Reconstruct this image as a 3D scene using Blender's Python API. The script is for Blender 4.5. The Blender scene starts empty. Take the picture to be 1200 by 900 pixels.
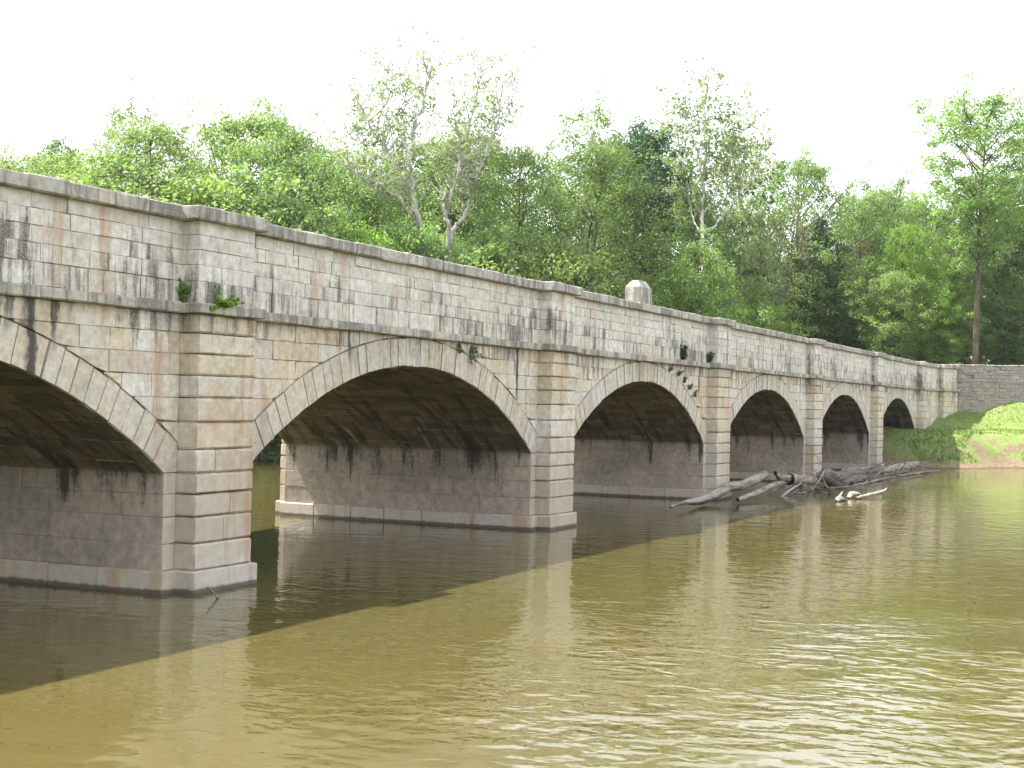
import bpy, math, random
import numpy as np
from mathutils import Vector, Matrix
C = bpy.context.scene.collection
scene = bpy.context.scene
R = math.radians
HAZE = .00009

# ------------------------------------------------------------------ camera numbers (measured bridge: arches every 19.5 m)
CAM = np.array([-27.0788, -19.6841, 4.249])
YAW, PIT, ROLL, F = 0.4259, 0.0122, 0.0225, 1728.64
fw = np.array([math.cos(YAW)*math.cos(PIT), math.sin(YAW)*math.cos(PIT), math.sin(PIT)])
rt = np.array([math.sin(YAW), -math.cos(YAW), 0.0]); up = np.cross(rt, fw)
r2 = rt*math.cos(ROLL)+up*math.sin(ROLL); u2 = up*math.cos(ROLL)-rt*math.sin(ROLL)
def ray(x, y):
    d = fw+r2*(x-600)/F-u2*(y-450)/F
    return d/np.linalg.norm(d)

# ------------------------------------------------------------------ object helpers
def tag(o, label=None, cat=None, group=None, kind=None):
    for k, v in (('label', label), ('category', cat), ('group', group), ('kind', kind)):
        if v: o[k] = v
    return o
def empty(name, loc, label=None, cat=None, group=None, rz=0):
    o = bpy.data.objects.new(name, None); C.objects.link(o)
    o.location = loc; o.rotation_euler = (0, 0, rz); o.empty_display_size = .3
    return tag(o, label, cat, group)

class MB:
    """mesh collector: verts, faces, a tint (r,g,b) and a material slot per face"""
    def __init__(s): s.v = []; s.f = []; s.t = []; s.m = []
    def face(s, pts, tint=(.5, .5, 0), m=0):
        n = len(s.v); s.v += [tuple(p) for p in pts]; s.f.append(tuple(range(n, n+len(pts)))); s.t.append(tint); s.m.append(m)
    def add(s, verts, faces, tint=(.5, .5, 0), m=0):
        n = len(s.v); s.v += [tuple(p) for p in verts]
        for f in faces:
            s.f.append(tuple(i+n for i in f)); s.t.append(tint); s.m.append(m)
    def build(s, name, mats, parent=None, loc=(0, 0, 0), smooth=False):
        me = bpy.data.meshes.new(name)
        me.from_pydata(s.v, [], s.f); me.update()
        a = me.attributes.new('tint', 'FLOAT_COLOR', 'FACE')
        arr = np.ones((len(s.f), 4), np.float32)
        if s.f: arr[:, :3] = np.array(s.t, np.float32)
        a.data.foreach_set('color', arr.ravel())
        for m in (mats if isinstance(mats, (list, tuple)) else [mats]): me.materials.append(m)
        if any(s.m): me.polygons.foreach_set('material_index', s.m)
        if smooth: me.polygons.foreach_set('use_smooth', [True]*len(s.f))
        o = bpy.data.objects.new(name, me); C.objects.link(o); o.location = loc
        if parent: o.parent = parent
        return o

rng = random.Random(11)
def stone_tint(): return (rng.random(), rng.random(), 0)

def inset_poly(p, d):
    n = len(p); out = []
    for i in range(n):
        a, b, c = p[i-1], p[i], p[(i+1) % n]
        e1 = (b[0]-a[0], b[1]-a[1]); e2 = (c[0]-b[0], c[1]-b[1])
        l1 = math.hypot(*e1) or 1e-6; l2 = math.hypot(*e2) or 1e-6
        n1 = (-e1[1]/l1, e1[0]/l1); n2 = (-e2[1]/l2, e2[0]/l2)
        bx, by = n1[0]+n2[0], n1[1]+n2[1]; k = max(.35, (bx*bx+by*by)/2)
        out.append((b[0]+bx/k*d, b[1]+by/k*d))
    return out
def area(p): return .5*sum(p[i-1][0]*p[i][1]-p[i][0]*p[i-1][1] for i in range(len(p)))
def stones(mb, polys, fn, inset=.012, depth=.022, off=.012, rough=.006, joint=1.0):
    """each polygon (u,v) becomes one dressed stone with chamfered edges; fn(u,v,d) gives the 3-D point d metres proud of the wall"""
    for p in polys:
        if area(p) < 0: p = p[::-1]
        if abs(area(p)) < .004: continue
        q = inset_poly(p, inset*rng.choice((.6, .8, 1, 1, 1.3, 2.2)))
        if area(q) < .002: continue
        d = rng.uniform(-off, off); t = stone_tint()
        outer = [fn(u, v, -depth) for u, v in p]
        inner = [fn(u+rng.uniform(-rough, rough), v+rng.uniform(-rough, rough), d+rng.uniform(-rough, rough)*.7) for u, v in q]
        n = len(p)
        mb.face(inner, t)
        for i in range(n):
            j = (i+1) % n
            mb.face([outer[i], outer[j], inner[j], inner[i]], (t[0], t[1], joint*rng.uniform(.5, 1)))
def rows(us, vs, lo=.6, hi=1.3):
    """ashlar rectangles between us[0]..us[1] for the course heights vs"""
    out = []
    for k in range(len(vs)-1):
        u = us[0]; first = True
        while u < us[1]-1e-6:
            w = rng.uniform(lo, hi)*(rng.uniform(.4, 1) if first else 1); first = False
            e = u+w
            if us[1]-e < lo*.55: e = us[1]
            out.append([(u, vs[k]), (e, vs[k]), (e, vs[k+1]), (u, vs[k+1])]); u = e
    return out
def block(mb, x0, x1, y0, y1, z0, z1, c=.025, rough=.006, tint=None, fn=None, cxx=None):
    """one chamfered stone block (26 faces), edges slightly worn"""
    t = tint or stone_tint(); s = []
    idx = {}
    cx = min(cxx or c, (x1-x0)*.3); cy = min(c, (y1-y0)*.3); cz = min(c, (z1-z0)*.3)
    jx = lambda: rng.uniform(-rough, rough)
    verts = []
    for a in (0, 1):
        for b in (0, 1):
            for d in (0, 1):
                X, Y, Z = (x0, x1)[a], (y0, y1)[b], (z0, z1)[d]
                ix, iy, iz = (cx, -cx)[a], (cy, -cy)[b], (cz, -cz)[d]
                for ax, P in enumerate(((X, Y+iy, Z+iz), (X+ix, Y, Z+iz), (X+ix, Y+iy, Z))):
                    idx[(a, b, d, ax)] = len(verts)
                    P = (P[0]+jx(), P[1]+jx(), P[2]+jx())
                    verts.append(fn(*P) if fn else P)
    i = lambda a, b, d, ax: idx[(a, b, d, ax)]
    big = [[i(0,0,0,0), i(0,0,1,0), i(0,1,1,0), i(0,1,0,0)], [i(1,0,0,0), i(1,1,0,0), i(1,1,1,0), i(1,0,1,0)],
           [i(0,0,0,1), i(1,0,0,1), i(1,0,1,1), i(0,0,1,1)], [i(0,1,0,1), i(0,1,1,1), i(1,1,1,1), i(1,1,0,1)],
           [i(0,0,0,2), i(0,1,0,2), i(1,1,0,2), i(1,0,0,2)], [i(0,0,1,2), i(1,0,1,2), i(1,1,1,2), i(0,1,1,2)]]
    ch = []
    for b in (0, 1):
        for d in (0, 1): ch.append([i(0,b,d,1), i(1,b,d,1), i(1,b,d,2), i(0,b,d,2)])
    for a in (0, 1):
        for d in (0, 1): ch.append([i(a,0,d,0), i(a,1,d,0), i(a,1,d,2), i(a,0,d,2)])
        for b in (0, 1): ch.append([i(a,b,0,0), i(a,b,1,0), i(a,b,1,1), i(a,b,0,1)])
    for a in (0, 1):
        for b in (0, 1):
            for d in (0, 1): ch.append([i(a,b,d,0), i(a,b,d,1), i(a,b,d,2)])
    mb.add(verts, big, t); mb.add(verts, ch, (t[0], t[1], .45))
def slab(mb, x0, x1, y0, y1, z0, z1, tint=(.3, .5, 1)):
    v = [(x, y, z) for x in (x0, x1) for y in (y0, y1) for z in (z0, z1)]
    mb.add(v, [(0,1,3,2), (4,6,7,5), (0,4,5,1), (2,3,7,6), (0,2,6,4), (1,5,7,3)], tint)

def smoothstep(a, b, x):
    t = np.clip((x-a)/(b-a), 0, 1); return t*t*(3-2*t)

# ------------------------------------------------------------------ node helpers
class NT:
    def __init__(s, name, tree=None):
        if tree is None:
            s.mat = bpy.data.materials.new(name); s.mat.use_nodes = True; s.t = s.mat.node_tree
        else: s.t = tree
        s.t.nodes.clear()
    def n(s, typ, ins=None, **props):
        nd = s.t.nodes.new(typ)
        for k, v in props.items(): setattr(nd, k, v)
        for k, v in (ins or {}).items():
            sock = nd.inputs[k]
            if isinstance(v, bpy.types.NodeSocket): s.t.links.new(v, sock)
            elif isinstance(v, bpy.types.Node): s.t.links.new(v.outputs[0], sock)
            else: sock.default_value = v
        return nd
    def math(s, op, a, b=None, c=None, clamp=False):
        ins = {0: a}
        if b is not None: ins[1] = b
        if c is not None: ins[2] = c
        nd = s.n('ShaderNodeMath', ins, operation=op); nd.use_clamp = clamp; return nd.outputs[0]
    def mix(s, fac, a, b, blend='MIX'):
        nd = s.n('ShaderNodeMix', data_type='RGBA', blend_type=blend)
        for k, v in ((0, fac), (6, a), (7, b)):
            if isinstance(v, bpy.types.NodeSocket): s.t.links.new(v, nd.inputs[k])
            else: nd.inputs[k].default_value = (*v, 1) if isinstance(v, tuple) and len(v) == 3 else v
        return nd.outputs[2]
    def ramp(s, x, a, b, lo=0.0, hi=1.0):
        nd = s.n('ShaderNodeMapRange', {0: x, 1: a, 2: b, 3: lo, 4: hi}); nd.interpolation_type = 'SMOOTHSTEP'; return nd.outputs[0]
    def noise(s, vec, scale, detail=4, rough=.55, out=0, dist=0):
        return s.n('ShaderNodeTexNoise', {'Vector': vec, 'Scale': scale, 'Detail': detail, 'Roughness': rough, 'Distortion': dist}).outputs[out]
    def scaled(s, vec, k, off=(0, 0, 0)):
        return s.n('ShaderNodeMapping', {'Vector': vec, 'Scale': k, 'Location': off}).outputs[0]
    def out(s, shader): s.n('ShaderNodeOutputMaterial', {'Surface': shader}); return s.mat
def principled(nt, **k):
    return nt.n('ShaderNodeBsdfPrincipled', {a.replace('_', ' '): v for a, v in k.items()}).outputs[0]

SEEPS = [(-5.62, .17, 3.9), (-5.0, .10, 5.2), (-6.2, .16, 5.5), (6.05, .06, 5.2), (16.7, .11, 4.2), (21.2, .13, 4.3), (36.6, .08, 4.6), (55.9, .12, 4.8)]
def stone_material(name, buff, grey, dark, silt=True, streak=1.0, rust=1.0, bump=.35, jointcol=(.13, .10, .072), ledge=False, jmin=.05):
    nt = NT(name)
    pos = nt.n('ShaderNodeNewGeometry').outputs['Position']
    z = nt.n('ShaderNodeSeparateXYZ', {0: pos}).outputs[2]
    at = nt.n('ShaderNodeAttribute', attribute_name='tint', attribute_type='GEOMETRY').outputs['Color']
    sp = nt.n('ShaderNodeSeparateColor', {0: at})
    r, g, b = sp.outputs[0], sp.outputs[1], sp.outputs[2]
    big = nt.noise(pos, .35, 3)
    hue = nt.math('ADD', nt.math('MULTIPLY_ADD', r, .5, .25), nt.math('MULTIPLY', nt.math('SUBTRACT', big, .5), 2.2), clamp=True)
    hue = nt.math('ADD', hue, nt.ramp(z, 5.8, 6.8, 0, .5), clamp=True)
    col = nt.mix(nt.ramp(hue, .1, .95), buff, grey)
    mott = nt.noise(pos, 5, 8, .68)
    col = nt.mix(1.0, col, nt.n('ShaderNodeCombineColor', {0: nt.ramp(mott, .25, .75, .72, 1.2), 1: nt.ramp(mott, .25, .75, .70, 1.2), 2: nt.ramp(mott, .25, .75, .68, 1.2)}).outputs[0], 'MULTIPLY')
    val = nt.ramp(g, 0, 1, .90, 1.07)
    col = nt.mix(1.0, col, nt.n('ShaderNodeCombineColor', {0: val, 1: val, 2: val}).outputs[0], 'MULTIPLY')
    # brown water-borne film up to the flood line
    if silt:
        zz = nt.math('ADD', z, nt.math('MULTIPLY', nt.math('SUBTRACT', big, .5), 2.2))
        f = nt.ramp(zz, 3.9, 1.9, 0, .62)
        col = nt.mix(f, col, (.365, .325, .27))
    # orange seep marks
    rv = nt.noise(nt.scaled(pos, (1.5, 1.5, .16)), 1.0, 5, .6)
    col = nt.mix(nt.ramp(rv, .52, .70, 0, .62*rust), col, (.34, .20, .10))
    pk = nt.noise(nt.scaled(pos, (.8, .8, .9), (9, 4, 2)), 1.0, 6, .6)
    col = nt.mix(nt.ramp(pk, .52, .70, 0, .42*rust), col, (.40, .255, .18))
    # black soot and lichen running down from the ledges
    ps = nt.n('ShaderNodeVectorMath', {0: pos, 1: nt.n('ShaderNodeCombineXYZ', {0: nt.math('MULTIPLY', g, .9), 2: nt.math('MULTIPLY', r, 9.0)})}, operation='ADD').outputs[0]
    sv = nt.mix(.42, nt.noise(nt.scaled(pos, (3.2, 3.2, .30), (3, 7, 1)), 1.0, 5, .62), nt.noise(nt.scaled(ps, (3.4, 3.4, .42), (13, 2, 1)), 1.0, 5, .62))
    sv = nt.math('MULTIPLY_ADD', nt.math('SUBTRACT', sv, .5), 1.38, .5)
    sw = nt.noise(nt.scaled(pos, (.33, .33, .5), (1, 2, 5)), 1.0, 3, .5)
    fine = nt.noise(pos, 14, 5, .7)
    s1 = nt.math('ADD', nt.math('ADD', sv, nt.math('MULTIPLY', nt.math('SUBTRACT', sw, .5), .55)), nt.math('MULTIPLY', nt.math('SUBTRACT', fine, .5), .22))
    low = nt.math('MULTIPLY', nt.ramp(z, 4.0, 6.0), nt.ramp(z, 6.04, 6.0))          # below the string course
    upm = nt.math('MULTIPLY', nt.ramp(z, 8.0, 6.6, .42, 1), nt.ramp(z, 6.2, 6.25))     # above it
    msk = nt.math('ADD', low, upm, clamp=True)
    if ledge: msk = 1.1
    th = nt.math('SUBTRACT', .80, nt.math('MULTIPLY', msk, .280))
    s1 = nt.math('ADD', s1, nt.ramp(g, .62, 1.0, 0, .10))            # some stones take the soot more than others
    sf = nt.math('MULTIPLY', nt.ramp(nt.math('SUBTRACT', s1, th), -.07, .16, 0, .9*streak), nt.ramp(nt.noise(pos, 22, 4, .7), .3, .6, .55, 1))
    col = nt.mix(sf, col, dark)
    # a few long seeps from open joints under the string course: (x, half width, lowest z)
    if silt:
        sx = nt.n('ShaderNodeSeparateXYZ', {0: pos})
        wob = nt.math('MULTIPLY', nt.math('SUBTRACT', nt.noise(nt.scaled(pos, (1.5, 1, .9)), 1.0, 4, .7), .5), .55)
        xx = nt.math('ADD', sx.outputs[0], wob)
        for xc, hw, zl in SEEPS:
            dd = nt.math('ABSOLUTE', nt.math('SUBTRACT', xx, xc))
            fz = nt.ramp(z, zl-.4, zl+.5)
            q = nt.math('MULTIPLY', nt.math('MULTIPLY', nt.ramp(dd, hw*1.15, hw*.45), fz), nt.math('MULTIPLY', nt.ramp(z, 6.03, 6.0), nt.ramp(sx.outputs[1], .4, .3)))
            q = nt.math('MULTIPLY', q, nt.ramp(nt.noise(nt.scaled(pos, (7, 7, .7)), 1.0, 4, .7), .28, .55, .45, .95))
            col = nt.mix(q, col, dark)
    # pale lime runs
    lv = nt.noise(nt.scaled(pos, (4.5, 4.5, .2), (12, 1, 3)), 1.0, 4, .6)
    col = nt.mix(nt.ramp(lv, .64, .74, 0, .45), col, (.55, .54, .51))
    # wet dark line at the water
    wl = nt.math('ADD', z, nt.math('MULTIPLY', nt.math('SUBTRACT', mott, .5), .12))
    col = nt.mix(nt.ramp(wl, .13, .06, 0, .85), col, (.05, .042, .035))
    # mortar joints
    jn = nt.math('MULTIPLY', b, nt.ramp(nt.noise(pos, 1.6, 4), .40, .66, jmin, .8))
    col = nt.mix(jn, col, jointcol)
    bh = nt.math('ADD', nt.noise(pos, 9, 9, .7), nt.math('MULTIPLY', nt.noise(pos, 45, 4, .6), .35))
    bp = nt.n('ShaderNodeBump', {'Strength': bump, 'Distance': .03, 'Height': bh}).outputs[0]
    return nt.out(principled(nt, Base_Color=col, Roughness=.9, Normal=bp, Specular_IOR_Level=.25))

def vault_material():
    nt = NT('vault_stone')
    pos = nt.n('ShaderNodeNewGeometry').outputs['Position']
    z = nt.n('ShaderNodeSeparateXYZ', {0: pos}).outputs[2]
    at = nt.n('ShaderNodeAttribute', attribute_name='tint', attribute_type='GEOMETRY').outputs['Color']
    sp = nt.n('ShaderNodeSeparateColor', {0: at})
    big = nt.noise(pos, .42, 4); mott = nt.noise(pos, 4, 8, .7)
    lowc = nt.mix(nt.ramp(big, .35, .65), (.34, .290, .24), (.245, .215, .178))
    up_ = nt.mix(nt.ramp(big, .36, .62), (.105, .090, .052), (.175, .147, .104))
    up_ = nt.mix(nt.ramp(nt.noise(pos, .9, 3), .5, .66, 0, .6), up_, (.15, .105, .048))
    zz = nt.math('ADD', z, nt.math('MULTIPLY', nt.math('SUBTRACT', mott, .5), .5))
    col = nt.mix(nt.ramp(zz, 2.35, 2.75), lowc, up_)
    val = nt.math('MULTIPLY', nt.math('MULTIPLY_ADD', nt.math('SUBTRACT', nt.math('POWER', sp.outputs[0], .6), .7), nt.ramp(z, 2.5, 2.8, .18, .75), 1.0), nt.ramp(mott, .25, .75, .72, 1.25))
    col = nt.mix(1.0, col, nt.n('ShaderNodeCombineColor', {0: val, 1: val, 2: val}).outputs[0], 'MULTIPLY')
    fine = nt.noise(pos, 11, 5, .7)
    sv = nt.noise(nt.scaled(pos, (.35, 2.1, .26), (3, 7, 1)), 1.0, 5, .62)
    s1 = nt.math('ADD', sv, nt.math('MULTIPLY', nt.math('SUBTRACT', fine, .5), .25))
    # seep stains are widest at the springing and taper off down the pier
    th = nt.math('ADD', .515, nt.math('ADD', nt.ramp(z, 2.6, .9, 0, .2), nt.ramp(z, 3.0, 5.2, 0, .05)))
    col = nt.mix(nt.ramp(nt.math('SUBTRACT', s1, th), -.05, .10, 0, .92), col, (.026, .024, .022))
    lv = nt.noise(nt.scaled(pos, (.5, 3.6, .3), (15, 3, 8)), 1.0, 4, .6)
    wm = nt.math('MULTIPLY', nt.ramp(z, 1.2, 2.3), nt.ramp(z, 4.4, 3.0))
    col = nt.mix(nt.math('MULTIPLY', wm, nt.ramp(lv, .62, .70, 0, .75)), col, (.36, .34, .24))
    wl = nt.math('ADD', z, nt.math('MULTIPLY', nt.math('SUBTRACT', mott, .5), .12))
    col = nt.mix(nt.ramp(wl, .13, .06, 0, .85), col, (.05, .042, .035))
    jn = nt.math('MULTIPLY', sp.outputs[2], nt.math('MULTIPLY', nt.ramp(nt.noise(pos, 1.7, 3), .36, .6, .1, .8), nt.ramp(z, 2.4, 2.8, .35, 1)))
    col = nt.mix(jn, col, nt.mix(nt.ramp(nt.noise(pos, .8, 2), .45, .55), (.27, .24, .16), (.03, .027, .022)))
    bh = nt.math('ADD', nt.noise(pos, 8, 9, .7), nt.math('MULTIPLY', nt.noise(pos, 40, 4, .6), .3))
    bp = nt.n('ShaderNodeBump', {'Strength': .5, 'Distance': .04, 'Height': bh}).outputs[0]
    return nt.out(principled(nt, Base_Color=col, Roughness=.85, Normal=bp, Specular_IOR_Level=.3))

M = {}
M['stone'] = stone_material('bridge_stone', (.50, .43, .32), (.555, .54, .505), (.042, .039, .038))
M['ring'] = stone_material('arch_ring_stone', (.475, .43, .35), (.46, .445, .41), (.05, .047, .044), streak=.55, rust=.45, jmin=.6)
M['coping'] = stone_material('coping_stone', (.40, .37, .315), (.39, .38, .35), (.085, .081, .076), silt=False, streak=.85, rust=.25, bump=.5, ledge=True)
M['rubble'] = stone_material('rubble_stone', (.31, .27, .225), (.27, .255, .235), (.09, .082, .074), silt=False, streak=.25, rust=.3, bump=.6, jointcol=(.07, .06, .05))
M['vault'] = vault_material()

# ------------------------------------------------------------------ the aqueduct
S, PW, D = 19.5, 3.05, 9.65
ZP, ZSP, RISE, RT = .47, 2.56, 2.64, .80
ZS0, ZS1, ZC0, ZC1 = 6.0, 6.23, 8.0, 8.30
HP = 1.06                                   # half width of a pilaster
half = (S-PW)/2
RAD = (half*half+RISE*RISE)/(2*RISE); ZCN = ZSP+RISE-RAD; REX = RAD+RT
TH = math.asin(half/RAD)
COURSE = [ZP, 1.05, 1.62, 2.11, 2.56, 3.07, 3.66, 4.19, 4.67, 5.13, 5.58, ZS0]
PARA = [ZS1, 6.70, 7.05, 7.38, 7.70, ZC0]
IDX = range(-2, 6)                          # pier numbers; the first and the last are the abutments
bridge = empty('aqueduct_bridge', (0, 0, 0), 'long weathered stone aqueduct of seven arches with pilastered piers crossing the brown river', 'bridge')
def front(y=0.0): return lambda u, v, d: (u, y-d, v)
def back(y=D): return lambda u, v, d: (u, y+d, v)

def pilaster_part(pier, X, y_wall, s):
    """rusticated lower pilaster and plainer upper pilaster; s=-1 for the front face, +1 for the back"""
    mb = MB()
    for k in range(len(COURSE)-1):
        z0, z1 = COURSE[k], COURSE[k+1]
        cuts = [X-HP, X+HP]
        if rng.random() < .4: cuts.insert(1, X+rng.uniform(-.45, .45))
        for a, b in zip(cuts[:-1], cuts[1:]):
            o = rng.uniform(-.012, .012)
            ya, yb = (y_wall-.5+o, y_wall+.12) if s < 0 else (y_wall-.12, y_wall+.5+o)
            block(mb, a+.001, b-.001, ya, yb, z0+.008, z1-.008, c=.042, rough=.008, cxx=.018)
    for k in range(len(PARA)-1):
        z0, z1 = PARA[k], PARA[k+1]
        cuts = [X-HP+.02, X+HP-.04]
        if rng.random() < .8: cuts.insert(1, X+rng.uniform(-.5, .5))
        for a, b in zip(cuts[:-1], cuts[1:]):
            o = rng.uniform(-.012, .012)+(.05 if (k == 3 and rng.random() < .3) else 0)
            ya, yb = (y_wall-.43-o, y_wall+.12) if s < 0 else (y_wall-.12, y_wall+.43+o)
            block(mb, a+.001, b-.001, ya, yb, z0, z1, c=.012)
    return mb.build('pilaster', M['stone'], pier)

for i in IDX:
    X = i*S; x0, x1 = X-PW/2, X+PW/2
    pb = MB()
    end = i in (-2, 5)
    slab(pb, x0+.06, x1-.06, .06, D-.06, -2, ZS0+.05)
    # faces under the arches, set in courses
    vs = COURSE[:5]
    for xs, sg in ((x0, -1), (x1, 1)):
        fn = (lambda xs, sg: (lambda u, v, d: (xs+sg*d, u, v)))(xs, sg)
        n0 = len(pb.f)
        stones(pb, rows((0, D), vs, .9, 2.0), fn, inset=.009, depth=.013, off=.006, rough=.006)
        for q in range(n0, len(pb.f)): pb.m[q] = 1
    # strips of the front and back beside the pilasters and the skewback stones
    for fn in (front(), back()):
        for sg in (-1, 1):
            a, b = sorted((X+sg*HP, X+sg*PW/2))
            polys = [[(a, COURSE[k]), (b, COURSE[k]), (b, COURSE[k+1]), (a, COURSE[k+1])] for k in range(4)]
            xe = X+sg*HP
            ze = ZCN+math.sqrt(REX*REX-(half+PW/2-HP)**2)
            polys.append([(xe, ZSP), (X+sg*PW/2, ZSP), (xe, ze)])
            stones(pb, polys, fn, inset=.022, depth=.035)
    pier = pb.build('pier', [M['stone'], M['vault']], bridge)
    pl = MB()
    y = -.12
    while y < D+.12-1e-6:
        e = min(D+.12, y+rng.uniform(1.3, 2.2))
        if D+.12-e < .7: e = D+.12
        block(pl, x0-.12, x1+.12, y, e, -2, ZP, c=.03, rough=.01); y = e
    block(pl, X-HP-.12, X+HP+.12, -.62, .1, -2, ZP, c=.03, rough=.01)
    block(pl, X-HP-.12, X+HP+.12, D-.1, D+.62, -2, ZP, c=.03, rough=.01)
    pl.build('plinth', M['stone'], pier)
    pilaster_part(pier, X, 0, -1); pilaster_part(pier, X, D, 1)

def ext(u, Xc):
    q = REX*REX-(u-Xc)**2
    return ZCN+math.sqrt(q) if q > 0 else -9
for i in range(-2, 5):
    Xc = i*S+S/2
    # arch rings: radial voussoirs with a keystone
    for s, y0 in ((-1, 0.0), (1, D)):
        mb = MB(); n = 41
        fn = (lambda s, y0: (lambda u, v, d: (Xc+v*math.sin(u), y0+s*(d+.015), ZCN+v*math.cos(u))))(s, y0)
        th = [-TH+2*TH*k/n for k in range(n+1)]
        for k in range(1, n): th[k] += rng.uniform(-.002, .002)
        polys = []
        for k in range(n):
            key = k == n//2
            ro = REX-.015+rng.uniform(-.012, .012)
            ri = RAD-(.03 if key else 0)
            polys.append([(th[k], ri), (th[k+1], ri), (th[k+1], ro), (th[k], ro)])
        for p in polys:                      # angles scaled so that the inset is metric
            q = [(u*RAD, v) for u, v in p]
            stones(mb, [q], (lambda fn: (lambda u, v, d: fn(u/RAD, v, d)))(fn), inset=.016, depth=.04, off=.012)
        mb.build('arch_ring', M['ring'], bridge)
        # spandrel walls
        mb = MB()
        fn = front() if s < 0 else back()
        a, b = i*S+HP, (i+1)*S-HP
        polys = []
        for k in range(4, len(COURSE)-1):
            z0, z1 = COURSE[k], COURSE[k+1]
            q = REX*REX-(z1-.05-ZCN)**2
            dx = math.sqrt(q) if q > 0 else 0
            for u0, u1 in (((a, Xc-dx), (Xc+dx, b)) if dx > 0 else ((a, b),)):
                if u1-u0 < .08: continue
                for p in rows((u0, u1), [z0, z1], .65, 1.35):
                    ua, ub = p[0][0], p[1][0]; m = 6
                    bot = [(ua+(ub-ua)*t/m, max(z0, ext(ua+(ub-ua)*t/m, Xc))) for t in range(m+1)]
                    bot = [w for t, w in enumerate(bot) if t in (0, m) or w[1] > z0+.001 or (t+1 <= m and bot[t+1][1] > z0+.001)]
                    bot = [(w[0], min(w[1], z1-.02)) for w in bot]
                    polys.append(bot+[(ub, z1), (ua, z1)])
        stones(mb, polys, fn, inset=.012, depth=.024, off=.016, rough=.012)
        yb = .10 if s < 0 else D-.10
        m = 40
        us = [a-.3+(b-a+.6)*t/m for t in range(m+1)]
        for t in range(m):
            za, zb = max(ZSP, ext(us[t], Xc)-.3), max(ZSP, ext(us[t+1], Xc)-.3)
            mb.face([(us[t], yb, za), (us[t+1], yb, zb), (us[t+1], yb, ZS1), (us[t], yb, ZS1)], (.3, .5, 1))
        mb.build('spandrel_wall', M['stone'], bridge)
        # parapet
        mb = MB()
        stones(mb, rows((a-.05, b+.05), PARA, .55, 1.15), fn, inset=.010, depth=.020, off=.013, rough=.010)
        if s < 0: slab(mb, i*S-.02, (i+1)*S, .05, .82, ZS1-.2, ZC0)
        else: slab(mb, i*S-.02, (i+1)*S, D-.82, D-.05, ZS1-.2, ZC0)
        par = mb.build('parapet', M['stone'], bridge)
        # coping
        mb = MB(); u = i*S-HP-.24
        lim = (i+1)*S-HP-.24 if i < 4 else (i+1)*S+HP+.24
        while u < lim-1e-6:
            X0 = round(u/S)*S
            onp = -HP-.241 < u-X0 < HP+.239
            stop = X0+HP+.24 if onp else (math.floor((u+1e-4)/S)+1)*S-HP-.24
            stop = min(stop, lim)
            e = u+rng.uniform(.9, 1.45)
            if stop-e < .55: e = stop
            p = .62 if onp else .18
            o = rng.uniform(-.02, .02); dz = rng.uniform(-.012, .012)
            if s < 0: block(mb, u+.003, e-.003, -p+o, .92, ZC0, ZC1+dz, c=.03, rough=.012)
            else: block(mb, u+.003, e-.003, D-.92, D+p+o, ZC0, ZC1+dz, c=.03, rough=.012)
            u = e
        mb.build('coping', M['coping'], par)
        # string course
        mb = MB(); u = i*S-HP-.17
        lim = (i+1)*S-HP-.17 if i < 4 else (i+1)*S+HP+.17
        while u < lim-1e-6:
            X0 = round(u/S)*S
            onp = -HP-.171 < u-X0 < HP+.169
            stop = min(X0+HP+.17 if onp else (math.floor(u/S)+1)*S-HP-.17, lim)
            e = u+rng.uniform(.9, 1.7)
            if stop-e < .5: e = stop
            p = .66 if onp else .17
            o = rng.uniform(-.02, .02); dz = rng.uniform(-.008, .008)
            if s < 0: block(mb, u+.002, e-.002, -p+o, .15, ZS0, ZS1+dz, c=.028, rough=.010)
            else: block(mb, u+.002, e-.002, D-.15, D+p+o, ZS0, ZS1+dz, c=.028, rough=.010)
            u = e
        mb.build('string_course', M['coping'], bridge)
    # vault
    mb = MB()
    polys = []
    n = 41
    for k in range(n):
        u0, u1 = (-TH+2*TH*k/n)*RAD, (-TH+2*TH*(k+1)/n)*RAD
        for p in rows((0, D), [u0, u1], .7, 1.5): polys.append([(q[1], q[0]) for q in p])
    fn = lambda u, v, d: (Xc+(RAD-d)*math.sin(u/RAD), v, ZCN+(RAD-d)*math.cos(u/RAD))
    stones(mb, polys, fn, inset=.014, depth=.03, off=.022, rough=.012)
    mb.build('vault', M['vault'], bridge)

# deck, wing walls
mb = MB(); slab(mb, -2*S-6, 5*S+9, .8, D-.8, 6.03, 6.55)
mb.build('deck', M['rubble'], bridge)

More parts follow.
